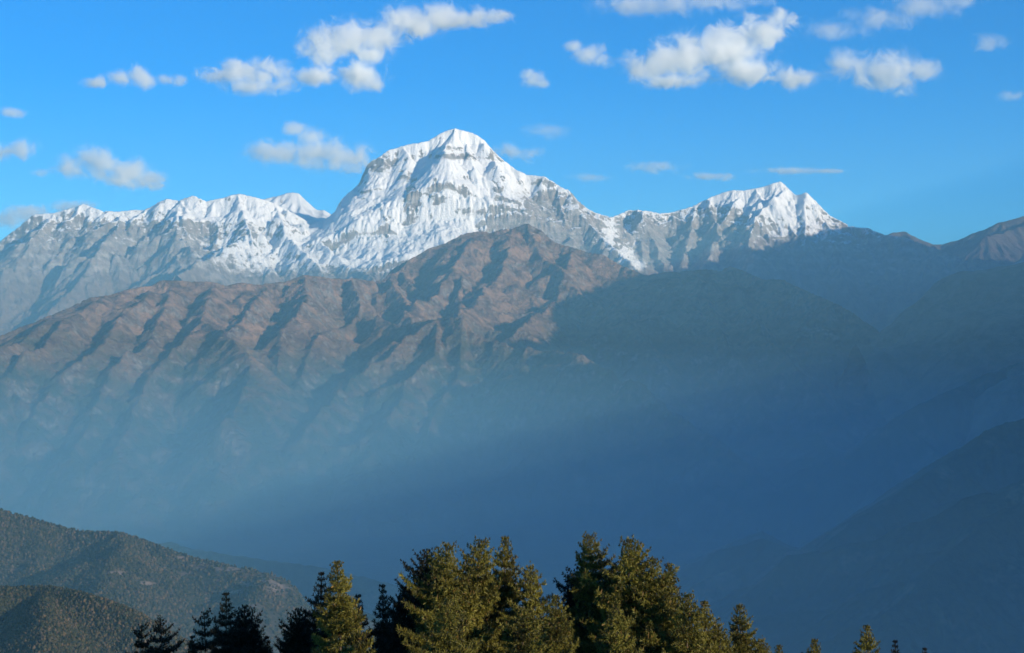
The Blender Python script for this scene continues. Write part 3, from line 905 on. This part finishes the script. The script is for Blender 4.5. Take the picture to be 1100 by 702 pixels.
def fir_parts(seed, height, rad, curve, density, droop, foliage, bark, whorl=.36, rag=.25):
    """crown radius at depth t below the tip = rad * (t / height) ** curve"""
    r = np.random.default_rng(seed)
    V, T, C = [], [], []
    BV, BT = [], []

    def tube(p, q, ra, rb, n=4):
        p, q = np.array(p), np.array(q)
        d = q - p; d = d / (np.linalg.norm(d) + 1e-9)
        u = np.cross(d, [.3, .2, .93]); u /= np.linalg.norm(u); v = np.cross(d, u)
        k = len(BV)
        for c_, rr in ((p, ra), (q, rb)):
            for a in range(n):
                BV.append(c_ + rr * (math.cos(a * 2 * math.pi / n) * u + math.sin(a * 2 * math.pi / n) * v))
        for a in range(n):
            b = (a + 1) % n
            BT.append((k + a, k + b, k + n + b)); BT.append((k + a, k + n + b, k + n + a))
    # trunk
    bend = r.normal(0, .012, 2)
    def axis(z):
        return np.array([bend[0] * z * math.sin(z * .5), bend[1] * z * math.cos(z * .4), z])
    zs = np.linspace(0, height - .1, 14)
    for a, b in zip(zs[:-1], zs[1:]):
        tube(axis(a), axis(b), .22 * (1 - a / height) + .012, .22 * (1 - b / height) + .012, 7)
    pts, dirs, sz = [], [], []
    t = .10
    lob = r.uniform(0, 6.28, 4)
    while t < height * .86:
        z = height - t
        R = rad * (t / height) ** curve
        nb = int(4 + min(5, t * 1.3))
        ph = r.uniform(0, 6.28)
        for k in range(nb):
            a = ph + k * 2 * math.pi / nb + r.normal(0, .2)
            L = R * (1 + rag * (.6 * math.sin(2 * a + lob[0] + t * .8) + .6 * math.sin(3 * a + lob[1] - t * 1.3)) + r.normal(0, rag * .6))
            L = max(.10 + .12 * t, L) if t < 1.5 else max(.2, L)
            rise = .45 * math.exp(-t * .7) - droop * min(1, t / 5) + r.normal(0, .08)
            n = max(2, int(L / .12))
            o = axis(z)
            prev = o
            for j in range(1, n + 1):
                s = j / n
                zz_ = rise * L * s + .28 * L * s * s            # tips turn up
                p = o + np.array([math.cos(a) * L * s, math.sin(a) * L * s, zz_])
                if (j % 3 == 0 or j == n) and t < height * .6:
                    tube(prev, p, .018 * (1.2 - s) + .004, .018 * (1.1 - s) + .003, 3)
                    prev = p
                if s > .25 or t < 2.5:
                    pts.append(p); sz.append(.85 + .3 * r.random()); dirs.append((math.cos(a), math.sin(a), .35))
                    # side twigs
                    w = .42 * L * (1 - s) * 1.1 + .10
                    for sd in (-1, 1):
                        m = int(w / .11)
                        for q in range(1, m + 1):
                            if r.random() < .8 * density:
                                u = q * .11
                                dx = np.array([math.cos(a + sd * 1.05), math.sin(a + sd * 1.05), .10 + .25 * u])
                                pts.append(p + dx * u + r.normal(0, .03, 3)); sz.append(.7 + .4 * r.random()); dirs.append((dx[0], dx[1], .45))
        t += whorl * r.uniform(.65, 1.25) * (1 if t < 6 else 1.5) * min(1, .42 + t * .4)
    # leader
    for k in range(16):
        pts.append(axis(height - .01 - k * .06)); dirs.append((0, 0, 1)); sz.append(.75)
    P = np.array(pts); D = np.array(dirs); S = np.array(sz)
    D /= np.linalg.norm(D, axis=1)[:, None]
    n = len(P)
    clump = np.sin(P[:, 0] * 2.3 + lob[2]) * np.sin(P[:, 1] * 2.1 + lob[3]) * np.sin(P[:, 2] * 1.9)
    NB = 13
    for b in range(NB):
        dd = D * .75 + r.normal(0, .62, (n, 3)) + np.array([0, 0, .22])
        dd /= np.linalg.norm(dd, axis=1)[:, None]
        ln = (.11 + .12 * r.random(n)) * S * np.clip((height - P[:, 2]) * .35 + .45, .45, 1)
        sd = np.cross(dd, r.normal(0, 1, (n, 3))); sd /= np.linalg.norm(sd, axis=1)[:, None] + 1e-9
        wd = .019 + .012 * r.random(n)
        p0 = P + dd * .0 + sd * wd[:, None] * .5
        p1 = P - sd * wd[:, None] * .5
        p2 = P + dd * ln[:, None] + sd * wd[:, None] * .35
        p3 = P + dd * ln[:, None] - sd * wd[:, None] * .35
        k = sum(len(v) for v in V)
        V.append(np.stack([p0, p1, p2, p3], 1).reshape(-1, 3))
        i = np.arange(n) * 4 + k
        T.append(np.stack([i, i + 1, i + 2], 1)); T.append(np.stack([i + 1, i + 3, i + 2], 1))
        tone = np.clip(.42 + .34 * clump + r.normal(0, .18, n), 0, .88)  # clumps paint sunlit tufts and shadowed gaps into the needles, plus random variation
        tone[r.random(n) < .03] = 1.0
        C.append(np.repeat(tone, 4))
    return (np.concatenate(V), np.concatenate(T), np.concatenate(C)), (np.array(BV), np.array(BT))


def ground_z(x, y):
    d = math.hypot(x, y)
    return EYE - 10.5 - .285 * d - max(0, d - 900) * .25 + 1.2 * math.sin(x * .05 + 1) * math.sin(y * .043)


def hillside():
    nr, na = 90, 120
    co = [(0, 0, ground_z(0, 0))]
    for i in range(nr):
        d = 3 * (1.085 ** i)
        for j in range(na):
            a = j / na * 2 * math.pi
            x, y = d * math.sin(a), d * math.cos(a)
            z = ground_z(x, y)
            if y < 0:
                z += -y * .2 * min(1, 400 / d)
            co.append((x, y, max(z, 1090)))
    f = [(0, 1 + (j + 1) % na, 1 + j) for j in range(na)]
    for i in range(nr - 1):
        for j in range(na):
            a, b = 1 + i * na + j, 1 + i * na + (j + 1) % na
            f.append((a, b, b + na, a + na))
    me = bpy.data.meshes.new('hillside'); me.from_pydata(co, [], [q if len(q) == 3 else q for q in f]); me.update()
    me.materials.append(FOREST)
    for pl in me.polygons:
        pl.use_smooth = True
    o = bpy.data.objects.new('hillside', me); COL.objects.link(o)
    struct(o)


def fir_trees():
    olive = needle_material('fir_needles', (.004, .007, .002), (.215, .195, .032), (.22, .12, .035))  # near-black end stands in for shade between the tufts
    dark = needle_material('shaded_fir_needles', (.005, .007, .004), (.016, .020, .009), (.03, .022, .012))  # darker copy of the needles: shade on these trees painted into the colour
    bark = bark_material()
    protos = {}
    for key, args in {
        'spire': (1, 15, 4.2, .72, 1.0, .10, olive, bark, .34, .22),
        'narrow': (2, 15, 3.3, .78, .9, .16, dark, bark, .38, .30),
        'broad': (3, 15, 4.6, .62, 1.0, .02, olive, bark, .34, .28),
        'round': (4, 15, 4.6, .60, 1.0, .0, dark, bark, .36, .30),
        'loose': (5, 15, 4.0, .62, .8, .06, olive, bark, .40, .40),
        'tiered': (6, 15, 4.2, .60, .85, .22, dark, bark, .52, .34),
    }.items():
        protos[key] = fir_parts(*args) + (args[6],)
    made = {}
    # kind, top px, top py, distance, scale, turn, label
    rows = [
        ('tiered', 150, 674, 92, .80, .3, 'small dark tree, leftmost of the treetops'),
        ('tiered', 178, 667, 90, .95, 2.0, 'dark flat tiered tree, second from the left'),
        ('tiered', 222, 660, 86, .90, 1.1, 'dark pointed tree left of the twin dark tops'),
        ('narrow', 243, 638, 84, 1.0, 3.0, 'taller left one of the twin dark treetops'),
        ('round', 262, 652, 87, .85, 4.0, 'lower bushier right one of the twin dark treetops'),
        ('narrow', 288, 684, 88, .75, 5.0, 'lowest dark tip in the gap left of the lit fir'),
        ('round', 322, 655, 84, .90, .8, 'round dark tree left of the slim dark spire'),
        ('narrow', 344, 616, 82, .95, 2.2, 'slim dark spire directly left of the lit fir'),
        ('spire', 366, 604, 66, .95, 1.7, 'bright olive cone shaped fir standing apart on the left'),
        ('narrow', 386, 640, 80, .90, 3.5, 'dark tree half hidden behind the lit cone shaped fir'),
        ('narrow', 413, 629, 82, .92, 4.4, 'dark narrow spire between the lit fir and the big left clump'),
        ('round', 438, 634, 80, .90, 5.2, 'dark low shoulder on the left of the big left clump'),
        ('round', 461, 592, 78, 1.0, .2, 'dark left top of the big left clump'),
        ('broad', 480, 588, 74, 1.0, 2.6, 'olive second top from the left in the big left clump'),
        ('broad', 506, 582, 76, 1.0, 1.3, 'olive broad top just left of the pointed spire'),
        ('spire', 541, 577, 78, .92, 4.1, 'tallest pointed spire in the big left clump'),
        ('loose', 575, 609, 76, .95, 5.5, 'olive top on the right shoulder of the left clump'),
        ('spire', 598, 640, 70, .85, 3.2, 'low olive tree in the dip between the two clumps'),
        ('loose', 560, 655, 64, .90, .9, 'loose olive tree low in front of the left clump'),
        ('loose', 478, 645, 60, .85, 2.9, 'olive tree low at the front left of the left clump'),
        ('round', 626, 606, 79, .98, 1.9, 'dark left flank of the big right clump'),
        ('broad', 645, 577, 77, 1.0, 3.9, 'left one of the two high tops of the right clump'),
        ('broad', 674, 579, 75, 1.08, 5.8, 'massive right one of the two high tops of the right clump'),
        ('spire', 664, 648, 62, .85, 1.0, 'olive fir low in front of the right clump'),
        ('broad', 698, 604, 74, .90, 2.1, 'olive crown sloping down right of the two high tops'),
        ('spire', 716, 606, 76, .92, 4.7, 'pointed olive fir on the right edge of the right clump'),
        ('loose', 738, 640, 72, .85, 3.3, 'small olive tree below the pointed fir on the clump edge'),
        ('spire', 758, 647, 76, .88, .6, 'olive fir just right of the big right clump'),
        ('loose', 776, 672, 74, .80, 4.9, 'low olive crown left of the lone narrow fir'),
        ('spire', 797, 650, 80, .88, 2.4, 'narrow olive fir standing free right of the clumps'),
        ('loose', 822, 688, 80, .75, 5.1, 'very low olive tip right of the free standing fir'),
        ('spire', 839, 694, 82, .70, 1.5, 'barely visible tip between the free fir and the small cone'),
        ('spire', 874, 687, 82, .80, 3.7, 'small olive cone top at the bottom edge right of centre'),
        ('spire', 932, 673, 84, .85, .4, 'olive cone top near the bottom right'),
        ('narrow', 962, 689, 88, .75, 2.7, 'tiny tip right of the bottom right cone'),
        ('narrow', 995, 697, 90, .70, 4.2, 'rightmost tiny tip at the bottom edge'),
        ('round', 520, 625, 84, 1.0, 2.2, 'dark crown deep inside the left clump'),
        ('round', 590, 668, 82, .95, 1.2, 'dark crown low between the two clumps'),
        ('narrow', 205, 684, 90, .8, 1.2, 'low dark tree in the gap right of the flat tiered tree'),
    ]
    col = COL.objects
    for kind, px, py, dist, sc_, turn, label in rows:
        x, y, ztop = W(px, py, dist / 1000)
        base = ground_z(x, y) - .3
        h = ztop - base
        t = bpy.data.objects.new('fir_tree', None)
        col.link(t)
        t.location = (x, y, base)
        t.rotation_euler = (0, 0, turn)
        s = h / 15.0
        t.scale = (sc_, sc_, s)
        t['label'] = label; t['category'] = 'tree'; t['group'] = 'fir trees below the viewpoint'
        if kind not in made:
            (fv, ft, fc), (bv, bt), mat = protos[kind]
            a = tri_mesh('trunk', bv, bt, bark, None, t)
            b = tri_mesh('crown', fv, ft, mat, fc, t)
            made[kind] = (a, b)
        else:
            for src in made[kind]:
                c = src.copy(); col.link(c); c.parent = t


snow_range()
brown_range()
shaded_ridges()
east_range()
valley_ground()
hillside()
print('terrain', time.time() - T0)
left_hills()
print('hills', time.time() - T0)
fir_trees()
clouds()
print('rest', time.time() - T0)
HAZE = (.33, .73, .93)
air('haze', .9e-5, HAZE, (-24500., 24500., -12500., 49000., 1020., 8420.))
for k, (top_, dens) in enumerate(((5300., .7e-5), (4400., .9e-5), (2980., 1.1e-5), (2820., 1.6e-5), (2650., 1.9e-5), (2450., 2.3e-5), (2200., 2.6e-5), (1900., 2.6e-5))):
    air('valley_mist', dens, HAZE, (-24400. + k * 50, 24400. - k * 50, -12400. + k * 50, 48900. - k * 50, 1021. + k, top_))
